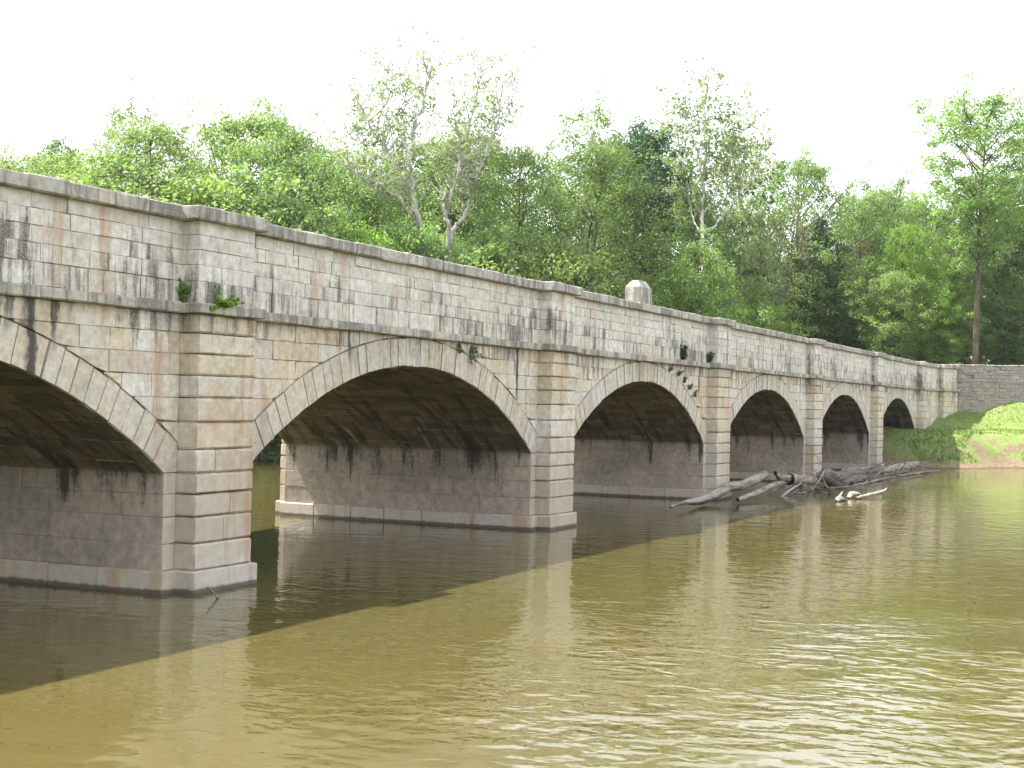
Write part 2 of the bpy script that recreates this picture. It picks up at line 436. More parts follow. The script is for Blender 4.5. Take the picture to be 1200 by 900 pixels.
# flared wing beyond the last pilaster: a bent wall, then its end pilaster
WP = [(98.56, 0.0), (101.3, -.25), (103.9, -.66)]
def wing():
    w = MB(); cp = MB(); sc = MB()
    segs = list(zip(WP[:-1], WP[1:]))
    for (a, b) in segs:
        L = math.hypot(b[0]-a[0], b[1]-a[1]); ux, uy = (b[0]-a[0])/L, (b[1]-a[1])/L
        fn = (lambda a, ux, uy: (lambda u, v, d: (a[0]+ux*u+uy*d, a[1]+uy*u-ux*d, v)))(a, ux, uy)
        stones(w, rows((0, L), COURSE[3:], .7, 1.3), fn)
        stones(w, rows((0, L), PARA, .6, 1.1), fn, inset=.009, depth=.018)
        bx = lambda a=a, ux=ux, uy=uy: (lambda x, y, z: (a[0]+ux*x-uy*y, a[1]+uy*x+ux*y, z))
        u = 0
        while u < L-1e-6:
            e = u+1.37 if L-u > 1.9 else L
            block(cp, u, e, -.18, .9, ZC0, ZC1+.01, c=.03, fn=bx()); block(sc, u, e, -.17, .3, ZS0, ZS1, c=.028, fn=bx()); u = e
        v = [bx()(x, y, z) for x in (0, L) for y in (.04, 1.4) for z in (0, ZC0)]
        w.add(v, [(0,1,3,2), (4,6,7,5), (0,4,5,1), (2,3,7,6), (0,2,6,4), (1,5,7,3)], (.3, .5, 1))
    a = WP[-1]; ang = R(-19); ux, uy = math.cos(ang), math.sin(ang)
    f2 = lambda x, y, z: (a[0]+ux*x-uy*y, a[1]+uy*x+ux*y, z)
    for k in range(3, len(COURSE)-1):
        for p, q in ((0, rng.uniform(.9, 1.6)), (None, 2.5)):
            if p is None: p = last
            last = q
            block(w, p, q, -.5, 1.2, COURSE[k], COURSE[k+1], c=.035, fn=f2)
    for k in range(len(PARA)-1):
        c_ = [0.03, rng.uniform(.6, 1), rng.uniform(1.4, 1.9), 2.47]
        for p, q in zip(c_[:-1], c_[1:]): block(w, p, q, -.43, 1.2, PARA[k], PARA[k+1], c=.012, fn=f2)
    for p, q in ((-.2, 1.3), (1.3, 2.7)):
        block(cp, p, q, -.65, 1.25, ZC0, ZC1+.03, c=.03, fn=f2); block(sc, p, q, -.66, .3, ZS0, ZS1, c=.028, fn=f2)
    wo = w.build('wing_wall', M['stone'], bridge)
    cp.build('coping', M['coping'], wo); sc.build('string_course', M['coping'], wo)
wing()
# abutment masses behind the wings
mb = MB(); slab(mb, 98.4, 106, 1.0, D, -1, 6.5)
mb.build('abutment', M['rubble'], bridge)
mb = MB(); slab(mb, -47, -40.4, .0, D, -1, 8.0)
mb.build('abutment', M['rubble'], bridge)

# marker stone standing on the parapet over the middle arch
mk = MB()
x0, x1, y0, y1, zb, zs, zt = 28.75, 30.25, .12, .74, ZC1, ZC1+.68, ZC1+.97
rect = lambda k, m, z: [(x0+k, y0+m, z), (x1-k, y0+m, z), (x1-k, y1-m, z), (x0+k, y1-m, z)]
rs = [rect(0, 0, zb), rect(0, 0, zs), rect(.02, .015, zs+.03), rect(.34, .17, zt), rect(.40, .2, zt+.01)]
vv = [p for r_ in rs for p in r_]
ff = [(4*k+j, 4*k+(j+1) % 4, 4*k+4+(j+1) % 4, 4*k+4+j) for k in range(4) for j in range(4)]
mk.add(vv, ff+[(16, 17, 18, 19)], (.9, 1, 0))
tag(mk.build('marker_stone', M['coping']), 'pale block-shaped stone with chamfered top standing on the parapet over the middle arch', 'marker')

# rubble wall running on from the end of the aqueduct
rw = MB()
WA, WB = (106.15, -1.35), (112.6, -24.0)
L = math.hypot(WB[0]-WA[0], WB[1]-WA[1]); wx, wy = (WB[0]-WA[0])/L, (WB[1]-WA[1])/L
fnw = lambda u, v, d: (WA[0]+wx*u+wy*d, WA[1]+wy*u-wx*d, v)
vs = [4.2]
while vs[-1] < 8.25: vs.append(vs[-1]+rng.uniform(.17, .36))
vs[-1] = 8.3
stones(rw, rows((0, L), vs, .3, .95), fnw, inset=.016, depth=.04, off=.03, rough=.02)
fb = lambda x, y, z: (WA[0]+wx*x-wy*y, WA[1]+wy*x+wx*y, z)
v = [fb(x, y, z) for x in (0, L) for y in (.03, 1.0) for z in (2, 8.3)]
rw.add(v, [(0,1,3,2), (4,6,7,5), (0,4,5,1), (2,3,7,6), (0,2,6,4), (1,5,7,3)], (.3, .5, 1))
rwo = empty('retaining_wall', (0, 0, 0), 'dark grey rubble stone wall above the grassy bank at the end of the aqueduct', 'wall')
rw.build('wall_face', M['rubble'], rwo)
cp = MB(); u = 0
while u < L:
    e = min(L, u+rng.uniform(.7, 1.3)); block(cp, u, e, -.05, 1.0, 8.3, 8.42+rng.uniform(-.02, .02), c=.03, rough=.015, fn=fb); u = e
cp.build('coping', M['coping'], rwo)

# ------------------------------------------------------------------ terrain
FAR = [(420, -900), (160, -160), (118, -62), (102, -28), (95.5, -13), (93.3, -8), (90.0, -6), (87.0, -4.6), (85.6, -1), (85, 4), (83, 9.65), (77, 17), (67, 26), (55.5, 35.4), (39, 50), (15, 66), (-20, 84), (-80, 110), (-320, 200), (-900, 420)]
NEAR = [(120, -900), (-10, -160), (-20, -40), (-18.5, -22), (-19, -12), (-24, 0), (-30, 12), (-62, 42), (-130, 75), (-400, 150), (-900, 300)]
def sdist(P, x, y):
    best = np.full(x.shape, 1e9); sgn = np.ones(x.shape)
    for (ax, ay), (bx, by) in zip(P[:-1], P[1:]):
        dx, dy = bx-ax, by-ay; L2 = dx*dx+dy*dy
        t = np.clip(((x-ax)*dx+(y-ay)*dy)/L2, 0, 1)
        d = np.hypot(x-ax-t*dx, y-ay-t*dy)
        cr = (x-ax)*dy-(y-ay)*dx
        m = d < best-1e-9
        best = np.where(m, d, best); sgn = np.where(m, np.sign(cr), sgn)
    return best*sgn
def vnoise(x, y, s, seed=0):
    x = np.asarray(x, float)/s; y = np.asarray(y, float)/s
    xi, yi = np.floor(x), np.floor(y); fx, fy = x-xi, y-yi
    h = lambda a, b: np.modf(np.abs(np.sin(a*127.1+b*311.7+seed*74.7)*43758.5453))[0]
    fx = fx*fx*(3-2*fx); fy = fy*fy*(3-2*fy)
    return (h(xi, yi)*(1-fx)+h(xi+1, yi)*fx)*(1-fy)+(h(xi, yi+1)*(1-fx)+h(xi+1, yi+1)*fx)*fy
def height(x, y):
    x = np.asarray(x, float); y = np.asarray(y, float)
    df = sdist(FAR, x, y)+(vnoise(x, y, 2.6, 3)-.5)*1.0+(vnoise(x, y, .9, 5)-.5)*.4
    dn = -sdist(NEAR, x, y)
    df = np.where(df > 6, 6+(df-6)*(1+.38*smoothstep(-2.5, -7, y)), df)
    prof = np.interp(df, [-40, -8, -1, 0, .9, 1.9, 3.2, 4.6, 8, 11.5, 14, 16, 18.5, 60, 140, 400], [-3, -2, -.35, 0, .28, .75, 1.75, 2.45, 2.75, 3.0, 4.3, 5.3, 5.7, 6.5, 9, 14])
    pn = np.interp(dn, [-40, -8, 0, 2, 5, 9, 20, 60, 300], [-3, -2, 0, 1.1, 2.35, 2.6, 4, 5, 9])
    h = np.maximum(prof, pn)
    h = np.where(h > 0, h+(vnoise(x, y, 5, 1)-.5)*.35*np.clip(h, 0, 1)+(vnoise(x, y, 1.3, 2)-.5)*.16*np.clip(h, 0, 1), h)
    # canal bank behind the rubble wall and the abutment
    wd = (x-WA[0])*(-wy)+(y-WA[1])*wx            # distance behind the wall face
    step = smoothstep(.35, 1.0, wd)*smoothstep(22, 11, y)
    h = h+(8.38+(vnoise(x, y, 3, 8)-.5)*.12-h)*step*(df > 0)*np.clip(1-(wd-30)/60, 0, 1)
    return h
def axis(parts):
    a = []
    for lo, hi, st in parts: a += list(np.arange(lo, hi, st))
    return np.array(a+[parts[-1][1]])
gx = axis([(-900, -300, 100), (-300, -60, 20), (-60, -12, 1.5), (-12, 45, 3), (45, 78, 1.5), (78, 128, .5), (128, 180, 3), (180, 400, 15), (400, 1500, 100)])
gy = axis([(-900, -200, 70), (-200, -60, 10), (-60, -28, 2), (-28, 14, .5), (14, 70, 2), (70, 130, 5), (130, 400, 20), (400, 1500, 100)])
GX, GY = np.meshgrid(gx, gy, indexing='ij')
H = height(GX.ravel(), GY.ravel())
nx, ny = len(gx), len(gy)
verts = np.column_stack([GX.ravel(), GY.ravel(), H])
ii, jj = np.meshgrid(np.arange(nx-1), np.arange(ny-1), indexing='ij')
a = (ii*ny+jj).ravel()
faces = np.column_stack([a, a+ny, a+ny+1, a+1])
me = bpy.data.meshes.new('ground'); me.from_pydata(verts.tolist(), [], faces.tolist()); me.update()
me.polygons.foreach_set('use_smooth', [True]*len(faces))
nt = NT('riverbank_ground')
geo = nt.n('ShaderNodeNewGeometry'); pos = geo.outputs['Position']
sz = nt.n('ShaderNodeSeparateXYZ', {0: pos}).outputs[2]
nz = nt.n('ShaderNodeSeparateXYZ', {0: geo.outputs['Normal']}).outputs[2]
n1 = nt.noise(pos, .45, 5, .6); n2 = nt.noise(pos, 3.5, 6, .7)
gcol = nt.mix(nt.ramp(n2, .3, .7), (.100, .150, .038), (.155, .205, .065))
gcol = nt.mix(nt.ramp(n1, .54, .72, 0, .6), gcol, (.24, .23, .12))
dcol = nt.mix(nt.ramp(n2, .3, .7), (.115, .082, .050), (.20, .15, .10))
k = nt.math('ADD', nt.math('ADD', nt.ramp(nz, .78, .60, 0, 1), nt.ramp(sz, .75, .3, 0, 1)), nt.math('MULTIPLY', nt.math('SUBTRACT', n1, .55), 2.2), clamp=True)
er = nt.math('MULTIPLY', nt.math('MULTIPLY', nt.ramp(sz, 2.7, 1.9), nt.ramp(nt.n('ShaderNodeSeparateXYZ', {0: pos}).outputs[1], 0, -8, .45, 1)), nt.ramp(nt.noise(pos, .7, 5, .65), .42, .58))
k = nt.math('ADD', k, er, clamp=True)
col = nt.mix(k, gcol, dcol)
col = nt.mix(nt.ramp(sz, .14, .03, 0, .7), col, (.06, .05, .035))
bp = nt.n('ShaderNodeBump', {'Strength': .7, 'Distance': .12, 'Height': nt.noise(pos, 6, 6, .7)}).outputs[0]
M['ground'] = nt.out(principled(nt, Base_Color=col, Roughness=.95, Normal=bp, Specular_IOR_Level=.1))
me.materials.append(M['ground'])
go = bpy.data.objects.new('ground', me); C.objects.link(go); tag(go, kind='structure')
def hz(x, y): return float(height(np.array([x]), np.array([y]))[0])

# ------------------------------------------------------------------ water
nt = NT('river_water')
pos = nt.n('ShaderNodeNewGeometry').outputs['Position']
w1 = nt.noise(nt.scaled(pos, (1.25, .9, 1)), .95, 1.2, .45, dist=.5)
w2 = nt.noise(nt.scaled(pos, (1.2, .9, 1), (5, 2, 0)), 2.9, 1.5, .5, dist=.4)
w3 = nt.noise(pos, .13, 2)
hgt = nt.math('ADD', nt.math('MULTIPLY', w1, .5), nt.math('MULTIPLY', w2, .26))
px_ = nt.n('ShaderNodeVectorMath', {0: pos, 1: (-6.0, -18.0, 0)}, operation='DISTANCE').outputs[1]
patch = nt.math('MULTIPLY', nt.ramp(px_, 16, 2.5), nt.ramp(nt.noise(pos, .3, 3), .35, .6))      # breeze ruffling the near reach
amp = nt.math('ADD', nt.ramp(w3, .3, .7, .06, .13), nt.math('MULTIPLY', patch, .34))
bp = nt.n('ShaderNodeBump', {'Strength': amp, 'Distance': .35, 'Height': hgt}).outputs[0]
mud = nt.mix(nt.ramp(nt.noise(pos, .06, 3), .35, .65), (.079, .065, .021), (.071, .063, .022))
M['water'] = nt.out(principled(nt, Base_Color=mud, Roughness=.015, IOR=1.333, Normal=bp, Subsurface_Weight=.9, Subsurface_Radius=(.85, .8, .4), Subsurface_Scale=.3))
mb = MB()
mb.face([(-900, -900, 0), (1500, -900, 0), (1500, 1500, 0), (-900, 1500, 0)])
tag(mb.build('river_water', M['water']), kind='structure')

# ------------------------------------------------------------------ vegetation materials
def leaf_material(name, rough=.5, trans=.45):
    nt = NT(name)
    at = nt.n('ShaderNodeAttribute', attribute_name='tint', attribute_type='GEOMETRY').outputs['Color']
    sp = nt.n('ShaderNodeSeparateColor', {0: at})
    oc = nt.n('ShaderNodeObjectInfo').outputs['Color']
    v = nt.ramp(sp.outputs[0], 0, 1, .60, 1.40)
    base = nt.mix(1.0, oc, nt.n('ShaderNodeCombineColor', {0: v, 1: v, 2: v}).outputs[0], 'MULTIPLY')
    base = nt.mix(nt.math('MULTIPLY', sp.outputs[1], .3), base, nt.mix(1.0, base, (1.45, 1.2, .8), 'MULTIPLY'))
    tr = nt.mix(1.0, base, (1.6, 1.9, 1.1), 'MULTIPLY')
    p = principled(nt, Base_Color=base, Roughness=rough, Specular_IOR_Level=.35)
    t = nt.n('ShaderNodeBsdfTranslucent', {'Color': tr}).outputs[0]
    return nt.out(nt.n('ShaderNodeMixShader', {0: trans, 1: p, 2: t}).outputs[0])
def bark_material(name, a, b, s=2.5, gv=(1, 1, .35), bv=(6, 6, .8)):
    nt = NT(name)
    pos = nt.n('ShaderNodeTexCoord').outputs['Object']
    n = nt.noise(nt.scaled(pos, gv), s, 6, .65)
    col = nt.mix(nt.ramp(n, .4, .6), a, b)
    bp = nt.n('ShaderNodeBump', {'Strength': .6, 'Distance': .05, 'Height': nt.noise(nt.scaled(pos, bv), 2, 5)}).outputs[0]
    return nt.out(principled(nt, Base_Color=col, Roughness=.9, Normal=bp, Specular_IOR_Level=.2))
M['leaf'] = leaf_material('leaf'); M['grass'] = leaf_material('grass_blade', .6, .4)
M['bark'] = bark_material('bark', (.065, .05, .038), (.12, .098, .08))
M['pale_bark'] = bark_material('pale_bark', (.58, .565, .53), (.30, .28, .25), 1.3)
M['drift'] = bark_material('driftwood', (.27, .245, .21), (.13, .112, .095), 3, (.3, 1.6, 1.6), (.5, 8, 8))
M['drift_dark'] = bark_material('wet_driftwood', (.07, .058, .048), (.15, .13, .11), 3, (.3, 1.6, 1.6), (.5, 8, 8))

# ------------------------------------------------------------------ tree builder
class Tree:
    def __init__(s, seed): s.r = np.random.default_rng(seed); s.w = MB(); s.cl = []; s.twigpts = []
    def tube(s, pts, rad, sides=6):
        pts = np.array(pts, float); n = len(pts); V = []
        t = np.gradient(pts, axis=0); t /= np.linalg.norm(t, axis=1)[:, None]+1e-9
        ref = np.array([.31, .87, .2])
        for i in range(n):
            a = np.cross(t[i], ref); a /= np.linalg.norm(a)+1e-9; b = np.cross(t[i], a)
            for k in range(sides):
                an = 2*math.pi*k/sides; V.append(pts[i]+rad[i]*(a*math.cos(an)+b*math.sin(an)))
        Fc = [(i*sides+k, i*sides+(k+1) % sides, (i+1)*sides+(k+1) % sides, (i+1)*sides+k) for i in range(n-1) for k in range(sides)]
        Fc.append(tuple((n-1)*sides+k for k in range(sides)))
        s.w.add(V, Fc)
    def limb(s, p0, dirn, length, r0, n=7, wig=.12, lift=.05, r1=None):
        p = np.array(p0, float); d = np.array(dirn, float); d /= np.linalg.norm(d); out = [p.copy()]
        for i in range(n):
            d = d+s.r.normal(0, wig, 3)+np.array([0, 0, lift]); d /= np.linalg.norm(d)
            p = p+d*length/n; out.append(p.copy())
        out = np.array(out); s.tube(out, np.linspace(r0, r1 if r1 is not None else r0*.2, n+1), 5)
        return out
    def clump(s, c, rad, n): s.cl.append((np.array(c, float), rad, n))
    def leaves(s, size=.2, flat=.65):
        mb = MB(); V = []; Tn = []
        for c, rad, n in s.cl:
            g = s.r.normal(0, 1, (n, 3)); g /= np.linalg.norm(g, axis=1)[:, None]+1e-9
            rr = rad*s.r.random(n)[:, None]**.45
            P = c+g*rr*np.array([1, 1, flat])
            nr = g*.6+s.r.normal(0, .55, (n, 3))+np.array([0, 0, .55]); nr /= np.linalg.norm(nr, axis=1)[:, None]+1e-9
            a = np.cross(nr, s.r.normal(0, 1, (n, 3))); a /= np.linalg.norm(a, axis=1)[:, None]+1e-9
            b = np.cross(nr, a)
            sz = (size*s.r.uniform(.6, 1.35, n))[:, None]
            V.append(np.stack([P-a*sz, P-b*sz*.55+nr*sz*.12, P+a*sz, P+b*sz*.55+nr*sz*.12], 1))
            cv = s.r.random(); ch = s.r.random()
            Tn += [(min(1, max(0, .5*cv+.5*x)), ch*.5+.5*y, 0) for x, y in s.r.random((n, 2))]
        V = np.concatenate(V).reshape(-1, 3)
        mb.v = V.tolist(); m = len(V)//4
        mb.f = [(4*i, 4*i+1, 4*i+2, 4*i+3) for i in range(m)]; mb.t = Tn; mb.m = [0]*m
        return mb

def make_mesh(mb, name, mat):
    o = mb.build(name, mat); me = o.data; bpy.data.objects.remove(o); return me
def gen(seed, H=20, W=6, base=.12, top=.55, nl=26, clr=(.7, 1.3), per=34, size=.2, dens=1.0, trunk=.3, twig=0, bark='bark', lean=0, lobes=5, fill=0, wob=.05):
    """height, crown half width, crown start (share of H), height share of the widest point"""
    t = Tree(seed); r = t.r
    tp = t.limb((0, 0, -.6), (lean, 0, 1), H*.93, trunk, 10, wob, .06, .04)
    lob = r.uniform(.68, 1.18, 16)
    def env(h, az):
        x = (h/H-base)/(1-base)
        if x < 0: return .15
        tt = (top-base)/(1-base)
        e = math.sin(min(1, max(0, .18+.82*x/tt))*math.pi/2) if x < tt else math.cos((x-tt)/(1.0001-tt)*math.pi/2)**.62
        k = (az/(2*math.pi)*8) % 8; i = int(k); f = k-i
        row = 8 if x > .55 else 0
        return W*e*(lob[row+i]*(1-f)+lob[row+(i+1) % 8]*f)
    for i in range(nl):
        h = H*(base+(.93-base)*((i+r.random())/nl)); az = i*2.4+r.uniform(-.4, .4)
        at = np.array([np.interp(h, tp[:, 2], tp[:, 0]), np.interp(h, tp[:, 2], tp[:, 1]), h])
        rise = r.uniform(.2, .8)+.8*(h/H)**2
        L = env(min(H*.97, h+rise*2), az)*r.uniform(.8, 1.15)
        pts = t.limb(at, (math.cos(az), math.sin(az), rise), max(.6, L*math.sqrt(1+rise*rise)*.85), trunk*.34*(1-.6*h/H)+.02, 6, .13, .03)
        m = max(2, int(L*1.35*dens))
        for j in range(m):
            q = pts[min(6, int(2+4.99*r.random()))]+r.normal(0, .7+.11*L, 3)*np.array([1, 1, .6])
            t.clump(q, r.uniform(*clr), int(per*r.uniform(.6, 1.3)))
            if r.random() < .5: t.limb(pts[3], q-pts[3], float(np.linalg.norm(q-pts[3])), .035, 3, .1, 0, .008)
        t.clump(pts[-1], r.uniform(*clr), per)
        for _ in range(twig):
            if h > H*.55:
                e = t.limb(pts[-2], (math.cos(az)*.5, math.sin(az)*.5, 1), r.uniform(1.2, 2.8), .03, 4, .18, .1, .006)
                for q in e[2:]: t.clump(q, .32, 6)
    for _ in range(fill):
        h = H*(base+(.97-base)*r.random()**.85); az = r.uniform(0, 2*math.pi); L = env(h, az)*r.uniform(.35, 1.0)**.5
        ax_ = np.array([np.interp(h, tp[:, 2], tp[:, 0]), np.interp(h, tp[:, 2], tp[:, 1]), 0])
        t.clump(ax_+np.array([L*math.cos(az), L*math.sin(az), h]), r.uniform(*clr)*.95, int(per*r.uniform(.5, 1.2)))
    return make_mesh(t.w, 'trunk', M[bark]), make_mesh(t.leaves(size), 'crown', M['leaf'])

KIND = {}
KIND['broadA'] = (gen(1, 20, 6.6, .03, .5, 34, (.7, 1.4), 60, size=.13, dens=1.2, fill=230), 20, 6.6)
KIND['broadB'] = (gen(2, 20, 7.2, .03, .45, 36, (.7, 1.4), 60, size=.13, dens=1.2, fill=250), 20, 7.2)
KIND['broadC'] = (gen(3, 20, 6.0, .04, .55, 32, (.7, 1.4), 60, size=.13, dens=1.2, fill=220), 20, 6.0)
KIND['willow'] = (gen(4, 22, 6.8, .03, .48, 36, (.7, 1.7), 84, .105, 1.2, fill=260), 22, 6.8)
KIND['dark'] = (gen(5, 22, 5.8, .04, .55, 36, (.7, 1.3), 72, .14, 1.3, fill=260), 22, 5.8)
KIND['airy'] = (gen(6, 22, 6.6, .05, .5, 30, (.6, 1.3), 50, .115, 1.1, twig=2, bark='pale_bark', fill=120), 22, 6.6)
KIND['airyB'] = (gen(7, 22, 5.8, .06, .5, 28, (.6, 1.2), 50, .115, 1.1, twig=2, fill=140), 22, 5.8)
KIND['bushA'] = (gen(8, 12, 5.4, .0, .45, 26, (.6, 1.15), 60, .13, 1.5, .14, fill=130), 12, 5.4)
KIND['bushB'] = (gen(9, 12, 5.0, .0, .5, 26, (.55, 1.1), 60, .125, 1.5, .14, fill=130), 12, 5.0)
KIND['poplar'] = (gen(10, 28, 6.6, .36, .74, 34, (.6, 1.4), 66, .14, 1.3, .30, fill=110, wob=.015), 28, 6.6)
KIND['slim'] = (gen(12, 20, 4.4, .26, .62, 24, (.6, 1.1), 56, .13, 1.2, .22, fill=70), 20, 4.4)
KIND['thicket'] = (gen(13, 12, 5.0, .02, .5, 30, (.4, .9), 12, .09, 1.2, .12, twig=3), 12, 5.0)

def tree(kind, px, top, dist, label, colour, wide=1.0, group=None, name='tree', rz=None, cat='tree', htop=None):
    """a tree dist metres out along the picture column px, as tall as the picture shows it"""
    d = ray(px, top); hd = math.hypot(d[0], d[1])
    x, y = CAM[0]+d[0]/hd*dist, CAM[1]+d[1]/hd*dist
    z = hz(x, y); ht = CAM[2]+d[2]/hd*dist-z
    (tm, cm), H0, W0 = KIND[kind]
    s = ht/H0
    o = empty(name, (x, y, z-.05), label, cat, group, rng.uniform(0, 6.28) if rz is None else rz)
    for nm, me in (('trunk', tm), ('crown', cm)):
        c = bpy.data.objects.new(nm, me); C.objects.link(c); c.parent = o; c.scale = (s*wide, s*wide, s)
        c.color = (*colour, 1)
    return o
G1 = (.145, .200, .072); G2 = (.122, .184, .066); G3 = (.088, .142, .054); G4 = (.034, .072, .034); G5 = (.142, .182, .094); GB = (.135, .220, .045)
# --- the far bank upstream, left of the picture to the right
T = [
 ('broadB', -30, 172, 108, 'light green tree cut by the left edge of the picture above the parapet', G1, 1.0),
 ('broadC', 35, 168, 112, 'rounded light green tree near the left edge above the parapet', G1, 1.0),
 ('dark', 62, 163, 122, 'darker green tree top showing between the pale trees at far left', G3, .8),
 ('broadA', 105, 176, 104, 'low light green tree left of the large pale crown', G1, .9),
 ('airy', 150, 128, 112, 'thin topped tree with bare twigs sticking up left of the first pilaster', G5, .8),
 ('willow', 195, 142, 106, 'broad pale green crown rising above the first pilaster', G1, 1.05),
 ('broadB', 250, 126, 116, 'tall rounded yellowish green tree just right of the first pilaster', G1, .95),
 ('broadA', 305, 136, 110, 'mid green tree with a bumpy top right of the tallest pale crown at left', G2, .85),
 ('airyB', 352, 158, 113, 'loose twiggy tree in the dip left of the pale trunked pair', G5, .9),
 ('broadC', 395, 172, 104, 'low leafy tree in front of the pale trunked pair on the left', G2, .9),
 ('willow', 440, 205, 106, 'short grey green tree below the left pale trunk', G2, .8),
 ('broadA', 545, 185, 124, 'mid green tree filling in behind the pale trunked pair', G2, 1.0),
 ('broadB', 470, 180, 130, 'darker rounded tree seen through the pale trunked pair', G3, 1.0),
 ('broadA', 432, 180, 126, 'mid green tree filling the gap left of the pale trunked pair', G2, 1.1),
 ('broadC', 515, 172, 134, 'grey green tree seen between the two pale trunked trees', G5, 1.2),
 ('broadB', 585, 158, 128, 'tall mid green tree directly right of the pale trunked pair', G2, 1.0),
 ('broadA', 1020, 226, 172, 'hazy green tree furthest back in the low gap of the treeline', G5, 1.0),
 ('broadC', 1080, 228, 168, 'light green tree left behind the tall bare trunked tree', G1, 1.1),
 ('broadB', 1182, 205, 156, 'leafy tree filling in right of the tall bare trunk', G2, .9),
 ('broadC', 1088, 262, 152, 'bright leafy tree whose crown meets the tall trunk on its left side', GB, .95),
 ('willow', 618, 168, 108, 'grey green feathery tree right of the pale trunked pair', G2, .85),
 ('airy', 655, 128, 124, 'tall tree with twiggy top over the second span', G2, .85),
 ('willow', 672, 165, 112, 'big feathery pale green tree leaning over the parapet left of the marker stone', (.078, .118, .034), 1.05),
 ('dark', 752, 146, 130, 'dense dark green tree towering behind the marker stone', G4, 1.05),
 ('broadC', 708, 150, 138, 'mid green top behind the feathery tree and the dense dark tree', G3, .9),
 ('airyB', 880, 150, 140, 'grey green open tree right of the tall pale stemmed tree', G5, .85),
 ('willow', 800, 222, 124, 'low grey green tree under the dense dark one', G3, .8),
 ('broadB', 935, 178, 150, 'mid green tree with broad top right of the pale stemmed tree', G2, .8),
 ('broadA', 872, 235, 134, 'grey green tree behind the low bright bushes', G5, .85),
 ('dark', 960, 255, 150, 'dark shaded tree standing behind the dark maple bush', G4, .8),
 ('broadC', 995, 222, 158, 'bright rounded tree top in the low gap of the treeline', G2, .8),
 ('broadA', 1048, 216, 165, 'bright green broad tree left of the tall bare trunked tree', G2, .9),
 ('broadB', 1105, 232, 172, 'leafy tree behind the tall bare trunked tree', G2, 1.0),
 ('slim', 1052, 290, 152, 'slim leaning tree beside the tall bare trunked tree', (.078, .135, .026), 1.2),
 ('broadC', 1100, 300, 150, 'lower yellow green tree in front of the tall trunk', GB, .75),
 ('broadB', 1212, 130, 160, 'tall tree cut by the right edge of the picture', G2, .8),
 ('willow', 1185, 245, 158, 'dense dark green tree low at the right edge', G3, .75),
 ('slim', 1130, 235, 151, 'slender dark stemmed tree just left of the tall trunk', G2, 1.0),
]
for t in T: tree(t[0], t[1], t[2], t[3], t[4], t[5], t[6], 'trees along the far river bank')
tree('poplar', 1148, 112, 146, 'tallest tree at right with a long bare trunk and tiered crown above the rubble wall', (.14, .215, .075), 1.2, 'trees along the far river bank', rz=1.0)
# --- bushes
B = [
 ('bushA', 425, 262, 100, 'small bright yellow green maple bush just over the coping below the pale trunks', GB, .6),
 ('bushB', 562, 285, 102, 'bright green bush right of the right pale trunk', G1, .9),
 ('bushA', 645, 280, 106, 'low leafy bush over the coping near the second pilaster', G1, .9),
 ('bushB', 345, 225, 100, 'low dark bush below the loose twiggy tree', G3, .9),
 ('bushA', 505, 272, 110, 'low bush between the two pale trunks', G2, .8),
 ('bushB', 790, 318, 116, 'bright bush just right of the marker stone', GB, .8),
 ('bushA', 838, 318, 124, 'yellow green bush over the third pilaster', GB, .9),
 ('bushB', 884, 345, 131, 'spreading bright bush right of the third pilaster', GB, 1.1),
 ('bushA', 955, 320, 151, 'large rounded maple bush with dark shaded side over the fifth span', (.055, .105, .022), 1.25),
 ('bushB', 1003, 340, 158, 'dark low bush in the shaded gap', G4, 1.2),
 ('bushA', 1050, 318, 147, 'leafy bush left of the slim leaning tree', G1, 1.0),
 ('bushB', 1098, 335, 148, 'pale bright bush at the foot of the leaning tree', GB, 1.0),
 ('bushA', 1130, 360, 150, 'small bush at the foot of the tall trunk', G2, 1.2),
 ('bushB', 1180, 345, 152, 'dark shrub behind the rubble wall at the right edge', G3, 1.5),
  ('bushA', 1100, 385, 158, 'low leafy bush just left of the tall trunk at the wall end', G2, 1.6),
 ('bushB', 1165, 392, 160, 'low leafy bush right of the tall trunk above the rubble wall', G3, 1.6),
 ('bushB', 820, 284, 115, 'leafy bush around the foot of the single pale stemmed tree', G2, .7),
 ('bushA', 470, 262, 101, 'low leafy bush left of the two pale trunks', G2, .8),
 ('thicket', 905, 262, 138, 'grey brown half bare thicket behind the bright bushes', (.16, .13, .09), .9),
 ('thicket', 990, 282, 160, 'grey brown half bare thicket right of the rounded maple bush', (.16, .13, .09), .9),
 ('bushB', 130, 205, 98, 'low pale bush over the parapet at far left', G1, 1.1),
 ('bushA', 230, 205, 99, 'low pale bush over the first pilaster', G1, 1.1),
 ('bushA', 312, 470, 104, 'dark green bush at the water seen under the second span', G3, 1.6),
]
for b in B: tree(b[0], b[1], b[2], b[3], b[4], b[5], b[6], 'bushes along the far river bank', 'bush', cat='bush')

